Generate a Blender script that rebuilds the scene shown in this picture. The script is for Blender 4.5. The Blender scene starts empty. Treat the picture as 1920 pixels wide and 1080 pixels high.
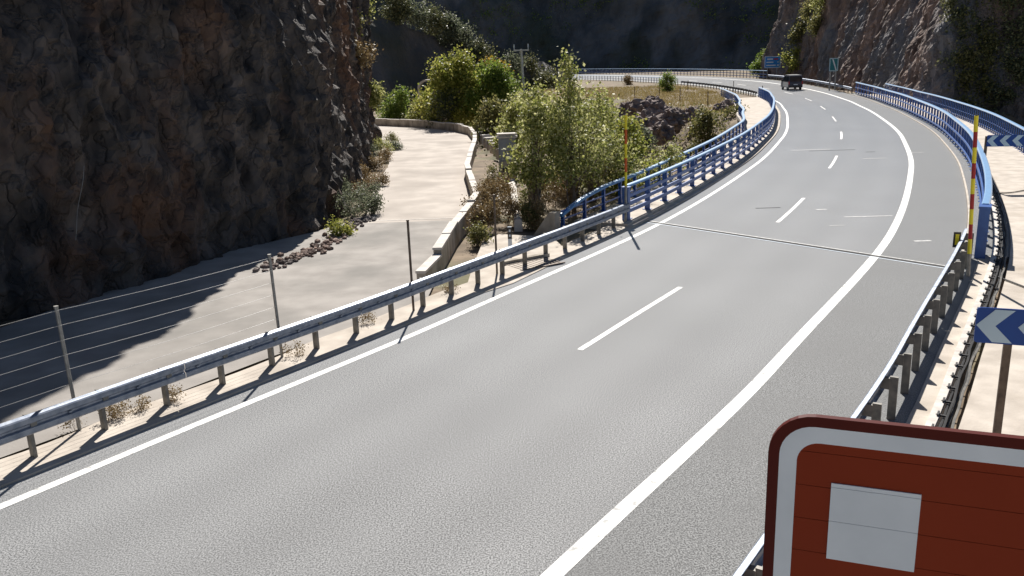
import bpy, math, random
import numpy as np
from mathutils import Vector, Matrix, noise as mn
rnd = random.Random(7)
RS = np.random.RandomState(7)
scene = bpy.context.scene
col = scene.collection

# ------------------------------------------------------------------ camera
F, PITCH, ROLL, CH = 1600.0, .26226, -.035, 5.62
fw = Vector((0, math.cos(PITCH), -math.sin(PITCH)))
rt0 = Vector((1, 0, 0)); up0 = rt0.cross(fw)
rt = math.cos(ROLL)*rt0 + math.sin(ROLL)*up0
up = -math.sin(ROLL)*rt0 + math.cos(ROLL)*up0
cd = bpy.data.cameras.new('camera'); cam = bpy.data.objects.new('camera', cd); col.objects.link(cam)
M = Matrix((rt, up, -fw)).transposed().to_4x4(); M.translation = (0, 0, CH)
cam.matrix_world = M
cd.sensor_width = 36; cd.lens = 36*F/1920; cd.clip_end = 2000; cd.clip_start = .1
scene.camera = cam

# ------------------------------------------------------------------ sky and sun
SUN_EL, SUN_AZ = math.radians(44), math.radians(2)      # azimuth from +Y towards +X
w = bpy.data.worlds.new('World'); scene.world = w; w.use_nodes = True
nt = w.node_tree; bg = nt.nodes['Background']
sky = nt.nodes.new('ShaderNodeTexSky'); sky.sky_type = 'NISHITA'; sky.sun_disc = False
sky.sun_elevation = SUN_EL; sky.sun_rotation = SUN_AZ; sky.altitude = 900
nt.links.new(sky.outputs[0], bg.inputs[0]); bg.inputs[1].default_value = .05
sd = bpy.data.lights.new('sun', 'SUN'); sd.energy = 5; sd.angle = math.radians(.5); sd.color = (1, .95, .88)
so = bpy.data.objects.new('sun', sd); col.objects.link(so)
S = Vector((math.sin(SUN_AZ)*math.cos(SUN_EL), math.cos(SUN_AZ)*math.cos(SUN_EL), math.sin(SUN_EL)))
so.rotation_euler = S.to_track_quat('Z', 'Y').to_euler(); so.location = (0, 0, 60)
vs = scene.view_settings
vs.view_transform = 'Standard'; vs.look = 'None'; vs.exposure = .58; vs.gamma = 1; vs.use_curve_mapping = False

# ------------------------------------------------------------------ geometry of the place
CX, CY, RR, LW = -194.73, 141.82, 229.36, 7.21        # the carriageway is one long arc
def smooth_tab(xs, ys):
    def f(a):
        a = min(max(a, xs[0]), xs[-1])
        for i in range(len(xs)-1):
            if a <= xs[i+1]:
                t = (a-xs[i])/(xs[i+1]-xs[i]); t = t*t*(3-2*t)
                return ys[i]+(ys[i+1]-ys[i])*t
        return ys[-1]
    return f
pert = smooth_tab([-46, -34.5, -32.5, -29.3, -25.5, -22, -17.5, -14.5, -11.5, -8, -3], [-.35, -.25, -.05, .28, .12, -.08, -.33, -.25, .05, .2, 0])
bank = smooth_tab([-14, 2, 60], [0, .09, .09])
def ev(v, a): return v(a) if callable(v) else v
def P(a, o, z=0.):
    """arc angle in degrees, offset right of the left edge line, height"""
    o = ev(o, a); z = ev(z, a); t = math.radians(a); r = RR+pert(a)+o
    return Vector((CX+r*math.cos(t), CY+r*math.sin(t), z+bank(a)*max(o, -3.)))
def tang(a): t = math.radians(a); return Vector((-math.sin(t), math.cos(t), 0))
def rad(a): t = math.radians(a); return Vector((math.cos(t), math.sin(t), 0))
def ao(x, y):
    vx, vy = x-CX, y-CY
    a = math.degrees(math.atan2(vy, vx)); return a, math.hypot(vx, vy)-RR-pert(a)
def ray(px, py): return fw + rt*((px-960)/F) - up*((py-540)/F)
def G(px, py, z=0.):
    d = ray(px, py); t = (z-CH)/d.z; return Vector((d.x*t, d.y*t, z))
def at(px, py, y):
    d = ray(px, py); t = y/d.y; return Vector((d.x*t, y, CH+d.z*t))

# ------------------------------------------------------------------ mesh helpers
class MB:
    def __init__(s): s.v = []; s.f = []
    def add(s, vs, fs):
        n = len(s.v); s.v += [tuple(p) for p in vs]; s.f += [tuple(i+n for i in f) for f in fs]; return s
    def box(s, c, size, x=(1, 0, 0), y=(0, 1, 0), z=(0, 0, 1)):
        c = Vector(c); X = Vector(x).normalized()*size[0]/2; Y = Vector(y).normalized()*size[1]/2; Z = Vector(z).normalized()*size[2]/2
        return s.add([c-X-Y-Z, c+X-Y-Z, c+X+Y-Z, c-X+Y-Z, c-X-Y+Z, c+X-Y+Z, c+X+Y+Z, c-X+Y+Z],
                     [(0, 3, 2, 1), (4, 5, 6, 7), (0, 1, 5, 4), (1, 2, 6, 5), (2, 3, 7, 6), (3, 0, 4, 7)])
    def tube(s, pts, r, n=8, cap=True):
        pts = [Vector(p) for p in pts]; rs = r if isinstance(r, (list, tuple)) else [r]*len(pts)
        vs = []; fs = []; ref = None
        for i, p in enumerate(pts):
            d = (pts[min(i+1, len(pts)-1)]-pts[max(i-1, 0)]).normalized()
            if ref is None: ref = d.orthogonal().normalized()
            ref = (ref-d*ref.dot(d)).normalized(); b = d.cross(ref)
            for k in range(n):
                t = 2*math.pi*k/n; vs.append(p+(ref*math.cos(t)+b*math.sin(t))*rs[i])
        for i in range(len(pts)-1):
            for k in range(n):
                k2 = (k+1) % n; fs.append((i*n+k, i*n+k2, (i+1)*n+k2, (i+1)*n+k))
        if cap: fs.append(tuple(range(n-1, -1, -1))); fs.append(tuple((len(pts)-1)*n+k for k in range(n)))
        return s.add(vs, fs)
    def sweep(s, a0, a1, prof, da=.25, closed=True):
        """profile [(offset, z)] carried along the arc"""
        n = max(1, int(math.ceil(abs(a1-a0)/da))); m = len(prof); vs = []; fs = []
        for i in range(n+1):
            a = a0+(a1-a0)*i/n
            for o, z in prof: vs.append(P(a, o, z))
        for i in range(n):
            for k in range(m if closed else m-1):
                k2 = (k+1) % m; fs.append((i*m+k, (i+1)*m+k, (i+1)*m+k2, i*m+k2))
        if closed: fs.append(tuple(range(m))); fs.append(tuple(n*m+k for k in range(m-1, -1, -1)))
        return s.add(vs, fs)
    def prism(s, pts, z0, z1):
        n = len(pts)
        return s.add([(p[0], p[1], z0) for p in pts]+[(p[0], p[1], z1) for p in pts],
                     [tuple(range(n-1, -1, -1)), tuple(range(n, 2*n))]+[(i, (i+1) % n, n+(i+1) % n, n+i) for i in range(n)])
    def plate(s, poly, org, X, Z, N, t):
        """flat polygon (u,v) extruded by t along N"""
        n = len(poly); f = [org+X*u+Z*v+N*(t/2) for u, v in poly]; b = [org+X*u+Z*v-N*(t/2) for u, v in poly]
        return s.add(f+b, [tuple(range(n)), tuple(range(2*n-1, n-1, -1))]+[(i, n+i, n+(i+1) % n, (i+1) % n) for i in range(n)])
    def mesh(s, name, smooth=False):
        me = bpy.data.meshes.new(name); me.from_pydata(s.v, [], s.f); me.validate(); me.update()
        if smooth:
            for p in me.polygons: p.use_smooth = True
        return me
    def build(s, name, mat, parent=None, smooth=False):
        return obj(name, s.mesh(name, smooth), mat, parent)
def obj(name, me, mat, parent=None):
    o = bpy.data.objects.new(name, me); col.objects.link(o)
    if mat and not len(me.materials): me.materials.append(mat)
    if parent:
        o.parent = parent; o.matrix_parent_inverse = parent.matrix_basis.inverted()
    return o
def inst(name, me, mat, parent, loc, X, Z=(0, 0, 1)):
    """shared mesh placed with its local x along X, z along Z"""
    o = obj(name, me, mat); X = Vector(X); Z = Vector(Z).normalized(); Y = Z.cross(X).normalized(); X = Y.cross(Z)
    m = Matrix((X, Y, Z)).transposed().to_4x4(); m.translation = Vector(loc)
    if parent: o.parent = parent; m = parent.matrix_basis.inverted() @ m
    o.matrix_local = m; return o
def tag(o, label, cat, group=None, kind=None):
    o['label'] = label; o['category'] = cat
    if group: o['group'] = group
    if kind: o['kind'] = kind
    return o
def thing(name, label, cat, loc=(0, 0, 0), group=None):
    o = bpy.data.objects.new(name, None); col.objects.link(o); o.location = loc; o.empty_display_size = .2
    return tag(o, label, cat, group)
def struct(o): o['kind'] = 'structure'; return o

# ------------------------------------------------------------------ materials
def N(nt, t, **kw):
    n = nt.nodes.new(t)
    for k, v in kw.items(): setattr(n, k, v)
    return n
def mat(name, c1, c2=None, scale=5., rough=.7, metal=0., bump=0., bscale=None, detail=6., c3=None, s3=None, stretch=None, spec=.5, thr=(.35, .65), t3=(.5, .65), bdist=.02, sheen=0.):
    m = bpy.data.materials.new(name); m.use_nodes = True; nt = m.node_tree; b = nt.nodes['Principled BSDF']
    b.inputs['Roughness'].default_value = rough; b.inputs['Metallic'].default_value = metal
    b.inputs['Specular IOR Level'].default_value = spec
    if sheen: b.inputs['Sheen Weight'].default_value = sheen; b.inputs['Sheen Roughness'].default_value = .35
    tc = N(nt, 'ShaderNodeNewGeometry'); vec = tc.outputs['Position']
    if stretch:
        mp = N(nt, 'ShaderNodeMapping'); mp.inputs['Scale'].default_value = stretch; nt.links.new(vec, mp.inputs[0]); vec = mp.outputs[0]
    if c2 is None: b.inputs['Base Color'].default_value = (*c1, 1)
    else:
        no = N(nt, 'ShaderNodeTexNoise'); no.inputs['Scale'].default_value = scale; no.inputs['Detail'].default_value = detail
        nt.links.new(vec, no.inputs['Vector'])
        cr = N(nt, 'ShaderNodeValToRGB'); cr.color_ramp.elements[0].position = thr[0]; cr.color_ramp.elements[1].position = thr[1]
        cr.color_ramp.elements[0].color = (*c1, 1); cr.color_ramp.elements[1].color = (*c2, 1)
        nt.links.new(no.outputs[0], cr.inputs[0]); out = cr.outputs[0]
        if c3:
            n3 = N(nt, 'ShaderNodeTexNoise'); n3.inputs['Scale'].default_value = s3; n3.inputs['Detail'].default_value = 5
            nt.links.new(vec, n3.inputs['Vector'])
            r3 = N(nt, 'ShaderNodeMapRange'); r3.inputs[1].default_value = t3[0]; r3.inputs[2].default_value = t3[1]
            nt.links.new(n3.outputs[0], r3.inputs[0])
            mx = N(nt, 'ShaderNodeMix', data_type='RGBA'); nt.links.new(r3.outputs[0], mx.inputs[0])
            nt.links.new(out, mx.inputs[6]); mx.inputs[7].default_value = (*c3, 1); out = mx.outputs[2]
        nt.links.new(out, b.inputs['Base Color'])
    if bump:
        nb = N(nt, 'ShaderNodeTexNoise'); nb.inputs['Scale'].default_value = bscale or scale; nb.inputs['Detail'].default_value = 8
        nt.links.new(vec, nb.inputs['Vector'])
        bp = N(nt, 'ShaderNodeBump'); bp.inputs['Strength'].default_value = bump; bp.inputs['Distance'].default_value = bdist
        nt.links.new(nb.outputs[0], bp.inputs['Height']); nt.links.new(bp.outputs[0], b.inputs['Normal'])
    return m
def blocks(m, scale, str_, dist, stretch, lo=.55, hi=1.5):
    nt = m.node_tree; b = nt.nodes['Principled BSDF']; src = b.inputs['Base Color'].links[0].from_socket; nsrc = b.inputs['Normal'].links[0].from_socket
    g = N(nt, 'ShaderNodeNewGeometry'); mp = N(nt, 'ShaderNodeMapping'); mp.inputs['Scale'].default_value = stretch; mp.inputs['Rotation'].default_value = (.3, .2, .4)
    no = N(nt, 'ShaderNodeTexNoise'); no.inputs['Scale'].default_value = scale*.8; no.inputs['Detail'].default_value = 6
    ad = N(nt, 'ShaderNodeVectorMath', operation='MULTIPLY_ADD'); ad.inputs[1].default_value = (2.6/scale,)*3
    nt.links.new(g.outputs['Position'], no.inputs['Vector']); nt.links.new(no.outputs['Color'], ad.inputs[0]); nt.links.new(g.outputs['Position'], ad.inputs[2]); nt.links.new(ad.outputs[0], mp.inputs[0])
    v1 = N(nt, 'ShaderNodeTexVoronoi'); v1.inputs['Scale'].default_value = scale; v2 = N(nt, 'ShaderNodeTexVoronoi', feature='DISTANCE_TO_EDGE'); v2.inputs['Scale'].default_value = scale
    for v in (v1, v2): nt.links.new(mp.outputs[0], v.inputs['Vector'])
    sp = N(nt, 'ShaderNodeSeparateColor'); nt.links.new(v1.outputs['Color'], sp.inputs[0])
    mr = N(nt, 'ShaderNodeMapRange'); mr.inputs[3].default_value = lo; mr.inputs[4].default_value = hi; nt.links.new(sp.outputs[0], mr.inputs[0])
    sc_ = N(nt, 'ShaderNodeVectorMath', operation='SCALE'); nt.links.new(src, sc_.inputs[0]); nt.links.new(mr.outputs[0], sc_.inputs['Scale']); nt.links.new(sc_.outputs[0], b.inputs['Base Color'])
    r2 = N(nt, 'ShaderNodeMapRange'); r2.inputs[2].default_value = .12; nt.links.new(v2.outputs['Distance'], r2.inputs[0])
    bp = N(nt, 'ShaderNodeBump'); bp.inputs['Strength'].default_value = str_; bp.inputs['Distance'].default_value = dist
    nt.links.new(r2.outputs[0], bp.inputs['Height']); nt.links.new(nsrc, bp.inputs['Normal']); nt.links.new(bp.outputs[0], b.inputs['Normal'])
def leaf_mat(name, cs, trans=.5):
    m = bpy.data.materials.new(name); m.use_nodes = True; nt = m.node_tree; nt.nodes.remove(nt.nodes['Principled BSDF'])
    out = nt.nodes['Material Output']; ge = N(nt, 'ShaderNodeNewGeometry')
    cr = N(nt, 'ShaderNodeValToRGB'); e = cr.color_ramp.elements
    e[0].position = 0; e[0].color = (*cs[0], 1); e[1].position = 1; e[1].color = (*cs[-1], 1)
    for i, c in enumerate(cs[1:-1]):
        q = e.new((i+1)/(len(cs)-1)); q.color = (*c, 1)
    nt.links.new(ge.outputs['Random Per Island'], cr.inputs[0])
    d = N(nt, 'ShaderNodeBsdfPrincipled'); d.inputs['Roughness'].default_value = .5; d.inputs['Specular IOR Level'].default_value = .35
    t = N(nt, 'ShaderNodeBsdfTranslucent'); nt.links.new(cr.outputs[0], d.inputs['Base Color']); nt.links.new(cr.outputs[0], t.inputs[0])
    mx = N(nt, 'ShaderNodeMixShader'); mx.inputs[0].default_value = trans
    nt.links.new(d.outputs[0], mx.inputs[1]); nt.links.new(t.outputs[0], mx.inputs[2]); nt.links.new(mx.outputs[0], out.inputs[0])
    return m
MT = {}
MT['asphalt'] = mat('asphalt', (.055, .057, .059), (.37, .375, .378), 48, .75, bump=.35, bscale=90, detail=10, c3=(.205, .208, .21), s3=.3, spec=.28, t3=(.4, 1.1), thr=(.39, .61), bdist=.012, sheen=1.)
def wheel_tracks(m):
    nt = m.node_tree; b = nt.nodes['Principled BSDF']; src = b.inputs['Base Color'].links[0].from_socket
    g = N(nt, 'ShaderNodeNewGeometry'); sub = N(nt, 'ShaderNodeVectorMath', operation='SUBTRACT'); sub.inputs[1].default_value = (CX, CY, 0)
    fl = N(nt, 'ShaderNodeVectorMath', operation='MULTIPLY'); fl.inputs[1].default_value = (1, 1, 0); ln = N(nt, 'ShaderNodeVectorMath', operation='LENGTH')
    nt.links.new(g.outputs['Position'], sub.inputs[0]); nt.links.new(sub.outputs[0], fl.inputs[0]); nt.links.new(fl.outputs[0], ln.inputs[0])
    def ma(op, a_, v): 
        n = N(nt, 'ShaderNodeMath', operation=op); nt.links.new(a_, n.inputs[0])
        if isinstance(v, (int, float)): n.inputs[1].default_value = v
        elif v is not None: nt.links.new(v, n.inputs[1])
        return n.outputs[0]
    wv = ma('COSINE', ma('MULTIPLY', ma('SUBTRACT', ln.outputs['Value'], RR+.9), 2*math.pi/1.8), None)
    no = N(nt, 'ShaderNodeTexNoise'); no.inputs['Scale'].default_value = .22; no.inputs['Detail'].default_value = 4; nt.links.new(g.outputs['Position'], no.inputs['Vector'])
    k = ma('ADD', ma('MULTIPLY', ma('MULTIPLY', wv, no.outputs[0]), .10), ma('ADD', ma('MULTIPLY', no.outputs[0], .5), .75))
    mx = N(nt, 'ShaderNodeVectorMath', operation='SCALE'); nt.links.new(src, mx.inputs[0]); nt.links.new(k, mx.inputs['Scale']); nt.links.new(mx.outputs[0], b.inputs['Base Color'])
wheel_tracks(MT['asphalt'])
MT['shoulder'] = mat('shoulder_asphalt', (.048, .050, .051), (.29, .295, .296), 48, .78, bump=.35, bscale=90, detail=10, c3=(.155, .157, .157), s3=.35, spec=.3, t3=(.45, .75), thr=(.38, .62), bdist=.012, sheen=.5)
MT['paint'] = mat('road_paint', (.40, .40, .39), (.83, .83, .81), 7, .7, bump=.2, bscale=50, spec=.3, thr=(.30, .46), detail=9)
MT['paint_worn'] = mat('worn_road_paint', (.36, .36, .35), (.72, .72, .70), 14, .55)
MT['concrete'] = mat('pale_concrete', (.44, .39, .335), (.59, .53, .46), 1.6, .9, spec=.25, bump=.3, bscale=20, c3=(.38, .33, .27), s3=.6, t3=(.55, .75))
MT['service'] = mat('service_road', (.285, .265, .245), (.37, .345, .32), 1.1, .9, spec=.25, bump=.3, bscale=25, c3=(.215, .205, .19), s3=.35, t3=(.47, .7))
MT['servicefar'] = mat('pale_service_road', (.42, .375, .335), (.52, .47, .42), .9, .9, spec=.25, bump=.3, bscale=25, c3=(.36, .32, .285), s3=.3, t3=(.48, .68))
MT['wallconc'] = mat('weathered_concrete', (.26, .225, .18), (.50, .45, .38), 2.2, .9, bump=.5, bscale=12, stretch=(1, 1, .5))
MT['steel'] = mat('galvanised_steel', (.17, .20, .26), (.29, .32, .38), 8, .45, .6, bump=.05, bscale=30)
MT['post'] = mat('weathered_steel_post', (.13, .13, .125), (.25, .235, .21), 7, .6, .3)
MT['bluep'] = mat('blue_paint', (.008, .08, .32), (.014, .105, .38), 5, .38, 0, bump=.04, bscale=20, spec=.8)
MT['bluerail_glare'] = mat('blue_paint_glare', (.03, .20, .46), (.05, .25, .52), 5, .5, 0, bump=.04, bscale=20, spec=.9, sheen=.4)  # paler than the blue posts: sun glare on the rail tops painted in
MT['rustpost'] = mat('brown_steel_post', (.09, .065, .05), (.16, .12, .09), 9, .6, .3)
MT['galvpost'] = mat('grey_fence_post', (.24, .24, .23), (.34, .33, .31), 9, .5, .5)
MT['wire'] = mat('wire', (.55, .55, .55), rough=.4, metal=.8)
MT['dark'] = mat('dark_gap', (.02, .02, .022), (.04, .04, .04), 12, .9)
MT['rub'] = mat('black_rubber', (.018, .018, .02), (.03, .03, .032), 12, .7)
MT['yellow'] = mat('yellow_paint', (.88, .72, .02), (.92, .78, .04), 6, .45)
MT['red'] = mat('red_paint', (.36, .012, .015), (.42, .02, .02), 6, .5)
MT['orange'] = mat('orange_paint', (.60, .10, .015), (.66, .13, .02), 6, .5)
MT['white'] = mat('white_panel', (.58, .65, .72), (.66, .73, .80), 3, .4)
MT['black'] = mat('black_plastic', (.015, .015, .017), (.025, .025, .027), 6, .4)
MT['brown'] = mat('brown_sign', (.21, .026, .007), (.225, .029, .0075), 2, .5, spec=.12)
MT['brownedge'] = mat('brown_sign_border', (.075, .008, .006), (.085, .010, .006), 2, .5, spec=.12)
MT['chevblue'] = mat('chevron_blue', (.006, .055, .27), (.008, .065, .30), 2, .4, spec=.3)
MT['chevpale'] = mat('chevron_pale', (.42, .58, .70), (.48, .64, .75), 2, .35)
MT['signblue'] = mat('guide_blue', (.012, .20, .62), (.018, .22, .66), 3, .5)
MT['teal'] = mat('dark_teal', (.012, .15, .19), (.016, .17, .21), 3, .5)
MT['signback'] = mat('sign_back', (.3, .31, .32), (.36, .37, .38), 4, .5, .5)
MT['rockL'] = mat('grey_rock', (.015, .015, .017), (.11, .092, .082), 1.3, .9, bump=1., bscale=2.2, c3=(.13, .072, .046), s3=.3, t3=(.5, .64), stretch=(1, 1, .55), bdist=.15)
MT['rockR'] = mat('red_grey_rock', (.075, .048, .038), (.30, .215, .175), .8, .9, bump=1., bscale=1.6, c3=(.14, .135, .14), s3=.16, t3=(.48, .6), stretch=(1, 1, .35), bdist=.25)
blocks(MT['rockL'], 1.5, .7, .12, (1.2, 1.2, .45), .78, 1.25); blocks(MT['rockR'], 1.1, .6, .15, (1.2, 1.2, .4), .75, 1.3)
MT['boulder'] = mat('brown_boulder', (.12, .085, .075), (.30, .24, .22), 1.6, .9, bump=.8, bscale=5, bdist=.06)
MT['hill'] = mat('far_hillside', (.035, .042, .048), (.15, .145, .145), .09, .95, bump=1., bscale=.2, c3=(.045, .055, .04), s3=.05, bdist=3., stretch=(1, 1, .45), detail=10)
MT['earth'] = mat('dry_earth', (.12, .088, .058), (.25, .19, .13), .8, .95, bump=.6, bscale=4, c3=(.14, .13, .07), s3=.3, bdist=.08)
MT['bark'] = mat('grey_brown_bark', (.13, .10, .075), (.24, .19, .15), 9, .9, bump=.5, bscale=25)
MT['van'] = mat('van_paint', (.035, .04, .065), (.04, .046, .075), 2, .3, .3)
MT['vanglare'] = mat('van_painted_glare', (.34, .35, .36), (.38, .39, .40), 2, .3, .4)  # pale tone paints sun glare onto the dark van's sides and roof
MT['glass'] = mat('dark_glass', (.012, .014, .02), rough=.06)
MT['cabinet'] = mat('grey_cabinet', (.24, .26, .30), (.30, .32, .36), 3, .5)
MT['pole'] = mat('concrete_pole', (.58, .57, .54), (.68, .67, .64), 4, .8)
MT['pipe'] = mat('chalky_concrete', (.50, .46, .42), (.66, .62, .57), 4, .85, bump=.4, bscale=14)
MT['lgreen'] = leaf_mat('poplar_leaves', [(.12, .15, .035), (.26, .28, .07), (.42, .42, .15), (.62, .60, .33)])
MT['lyellow'] = leaf_mat('yellowing_leaves', [(.13, .16, .025), (.25, .28, .05), (.38, .38, .09), (.50, .46, .14)])
MT['lorange'] = leaf_mat('orange_leaves', [(.22, .17, .02), (.40, .28, .04), (.42, .22, .05)])
MT['lgrey'] = leaf_mat('grey_green_leaves', [(.06, .075, .045), (.13, .15, .09), (.24, .25, .17)])
MT['ldark'] = leaf_mat('dark_leaves', [(.05, .065, .03), (.13, .14, .06), (.30, .29, .14)], .25)
MT['lfresh'] = leaf_mat('fresh_leaves', [(.09, .15, .025), (.17, .24, .04), (.30, .34, .09)])
MT['lolive'] = leaf_mat('olive_leaves', [(.07, .08, .025), (.17, .17, .055), (.33, .29, .12)])
MT['ldry'] = leaf_mat('dry_stalks', [(.16, .10, .045), (.28, .20, .09), (.40, .31, .17)], .2)
MT['straw'] = leaf_mat('straw_grass', [(.28, .21, .08), (.40, .32, .13), (.48, .40, .20)], .25)

# ------------------------------------------------------------------ terrain
def seg_d(x, y, poly):
    best = np.full(np.shape(x), 1e9)
    for (x0, y0), (x1, y1) in zip(poly[:-1], poly[1:]):
        dx, dy = x1-x0, y1-y0; t = np.clip(((x-x0)*dx+(y-y0)*dy)/(dx*dx+dy*dy), 0, 1)
        best = np.minimum(best, np.hypot(x-x0-t*dx, y-y0-t*dy))
    return best
GULLY = [(110, 70), (60, 66), (24, 62), (12, 60), (7, 78), (2, 105), (-8, 130), (-30, 150)]
def ground_z(x, y):
    d = seg_d(np.asarray(x, float), np.asarray(y, float), GULLY)
    t = np.clip((d-3)/13., 0, 1); t = t*t*(3-2*t)
    return -.14-8.*(1-t)
def build_ground():
    xs = np.concatenate([np.arange(-420, -40, 20), np.arange(-40, 60, 1.), np.arange(60, 421, 20)])
    ys = np.concatenate([np.arange(-60, 0, 10), np.arange(0, 160, 1.), np.arange(160, 640, 20)])
    X, Y = np.meshgrid(xs, ys); Z = ground_z(X, Y)
    dep = np.clip(-(Z+.14)/2., 0, 1)
    nz = np.array([mn.fractal((x*.25, y*.25, 3), 1., 2., 4) for x, y in zip(X.ravel(), Y.ravel())]).reshape(X.shape)
    far = np.clip((np.hypot(X-18, Y-105)-6)/14., 0, 1)
    Z = Z+nz*(.9*dep) 
    n, m = X.shape; v = np.c_[X.ravel(), Y.ravel(), Z.ravel()]
    f = [(i*m+j, i*m+j+1, (i+1)*m+j+1, (i+1)*m+j) for i in range(n-1) for j in range(m-1)]
    mb = MB(); mb.v = [tuple(p) for p in v]; mb.f = f
    return struct(mb.build('ground', MT['earth'], smooth=True))
build_ground()

# ------------------------------------------------------------------ carriageway
A0, A1 = -46, 64
rd = MB().sweep(A0, A1, [(-.55, 0), (9.25, 0), (9.25, -.1), (-.55, -.1)], .25).build('road', MT['asphalt']); struct(rd)
MB().sweep(-9, A1, [(-2.6, -.06), (9.8, -.06), (12, -3), (-5, -3)], 1.).build('road_embankment', MT['earth']); struct(bpy.data.objects['road_embankment'])
def marking(name, a0, a1, o, wd, m='paint'):
    return struct(MB().sweep(a0, a1, [(o-wd/2, .005), (o+wd/2, .005)], .2, closed=False).build(name, MT[m]))
struct(MB().sweep(A0, -9, [(LW-.02, .0025), (9.24, .0025)], .25, closed=False).build('hard_shoulder', MT['shoulder']))
LE = marking('left_edge_line', A0, A1, 0., .17)
RE = marking('right_edge_line', A0, A1, LW, .23)
a = -32.69
while a > A0: a -= 3.55
while a < 30:
    marking('lane_dash', a, a+1.3, 3.62, .13, 'paint' if a < -20 else 'paint_worn'); a += 3.55
# expansion joints across the deck
def joint(aL, aR):
    for k, (da, wd, m) in enumerate([(-.035, .07, 'white'), (0, .13, 'dark'), (.035, .07, 'paint_worn')]):
        mb = MB(); n = 24
        vs = []; fs = []
        for i in range(n+1):
            t = i/n; a = aL+(aR-aL)*t+da; o = -.5+9.7*t; h = wd/2/4.1
            vs += [P(a-h, o, .007+.003*(k == 1)), P(a+h, o, .007+.003*(k == 1))]
            if i: fs.append((2*i-2, 2*i-1, 2*i+1, 2*i))
        struct(mb.add(vs, fs).build('expansion_joint', MT[m]))
joint(-29.45, -30.3)
# resurfacing scars on the asphalt
for px, py, L, wd in [(1520, 281, 2.2, .12), (1560, 282, 2.6, .10), (1640, 297, 1.2, .1), (1628, 406, 1.6, .10), (1440, 390, .9, .08), (1540, 393, .4, .1), (1730, 452, .5, .12), (1632, 285, .5, .1), (1715, 286, 1., .08), (1570, 423, .5, .05)]:
    g = G(px, py); mb = MB(); struct(mb.box((g.x, g.y, .006), (L, wd, .003), (1, -.05, 0), (.05, 1, 0)).build('asphalt_scar', MT['dark' if px % 3 == 0 else 'paint_worn']))

# left verge strip, service road, drainage slab
def wob(base, amp, fr): return lambda a: base+amp*mn.noise((a*fr, 1.3, 0))
struct(MB().sweep(A0, -29.75, [(wob(-1.55, .25, 2.), -.14), (wob(-1.5, .25, 2.), .035), (-.56, .035), (-.56, -.14)], .1).build('verge_strip', MT['concrete']))
sr_right = [(-30, -18), (-16.2, -4), (-13.5, 3), (-10.5, 8), (-8.6, 11.2), (-6.4, 14.2), (-4.9, 16.4), (-3.3, 18.6), (-2.1, 20.5), (-2.0, 23.5), (-1.75, 28), (-1.15, 34.5), (-1.85, 39.2), (-2.1, 50), (-2.2, 61.8), (-3, 68.9), (-7.1, 77.5), (-11.5, 81.4), (-20, 88), (-34, 97)]
sr_left = [(-40, -18), (-24, -4), (-20, 3), (-17, 8), (-15, 11), (-13, 15), (-12, 19), (-11, 22), (-10, 25), (-9, 27), (-7, 29.5), (-5.6, 33), (-6.2, 39), (-6.9, 50), (-8.6, 62), (-11.2, 69), (-15, 75), (-17, 78), (-26, 84), (-38, 92)]
sr_right.insert(11, (-1.6, 31)); sr_left.insert(11, (-6.2, 31))
def road_sheet(name, m, R_, L_):
    vs = []; fs = []
    for i, (r_, l_) in enumerate(zip(R_, L_)):
        for k in range(5): t = k/4; vs.append((r_[0]+(l_[0]-r_[0])*t, r_[1]+(l_[1]-r_[1])*t, -.04))
        if i: fs += [((i-1)*5+k, i*5+k, i*5+k+1, (i-1)*5+k+1) for k in range(4)]
    struct(MB().add(vs, fs).build(name, MT[m]))
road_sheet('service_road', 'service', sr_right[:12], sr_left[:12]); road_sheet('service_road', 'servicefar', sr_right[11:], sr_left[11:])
g0, g1 = G(706, 412), G(850, 410)
struct(MB().box(((g0.x+g1.x)/2, g0.y, -.035), (g1.x-g0.x, .09, .006), (1, .02, 0), (-.02, 1, 0)).build('pavement_joint', MT['pipe']))
slab = [G(*p) for p in [(868, 562), (885, 505), (905, 455), (935, 440), (1035, 445), (1062, 470), (1045, 492), (962, 532)]]
struct(MB().prism([(p.x, p.y) for p in slab], -.14, .02).build('drain_slab', MT['concrete']))
gr = thing('drain_grate', 'rectangular rusty drain grate sunk in the pale slab behind the guardrail', 'grate', G(1005, 494))
c = G(1003, 497); X = (G(1040, 489)-G(972, 502)).normalized(); Y = Vector((-X.y, X.x, 0))
MB().box(c+Vector((0, 0, .026)), (1.45, .78, .006), X, Y).build('pit', MT['dark'], gr)
for k in range(11): MB().box(c+X*(-.66+.132*k)+Vector((0, 0, .035)), (.03, .76, .02), X, Y).build('bar', MT['rustpost'], gr)
for s in (-1, 1): MB().box(c+Y*.4*s+Vector((0, 0, .036)), (1.5, .05, .03), X, Y).build('frame', MT['rustpost'], gr)
mb = MB().box(c+Y*.55+X*.05+Vector((0, 0, .07)), (1.6, .18, .12), X, Y)
tag(mb.build('drain_kerb', MT['wallconc']), 'short low concrete kerb along the back of the drain grate', 'kerb')

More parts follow.
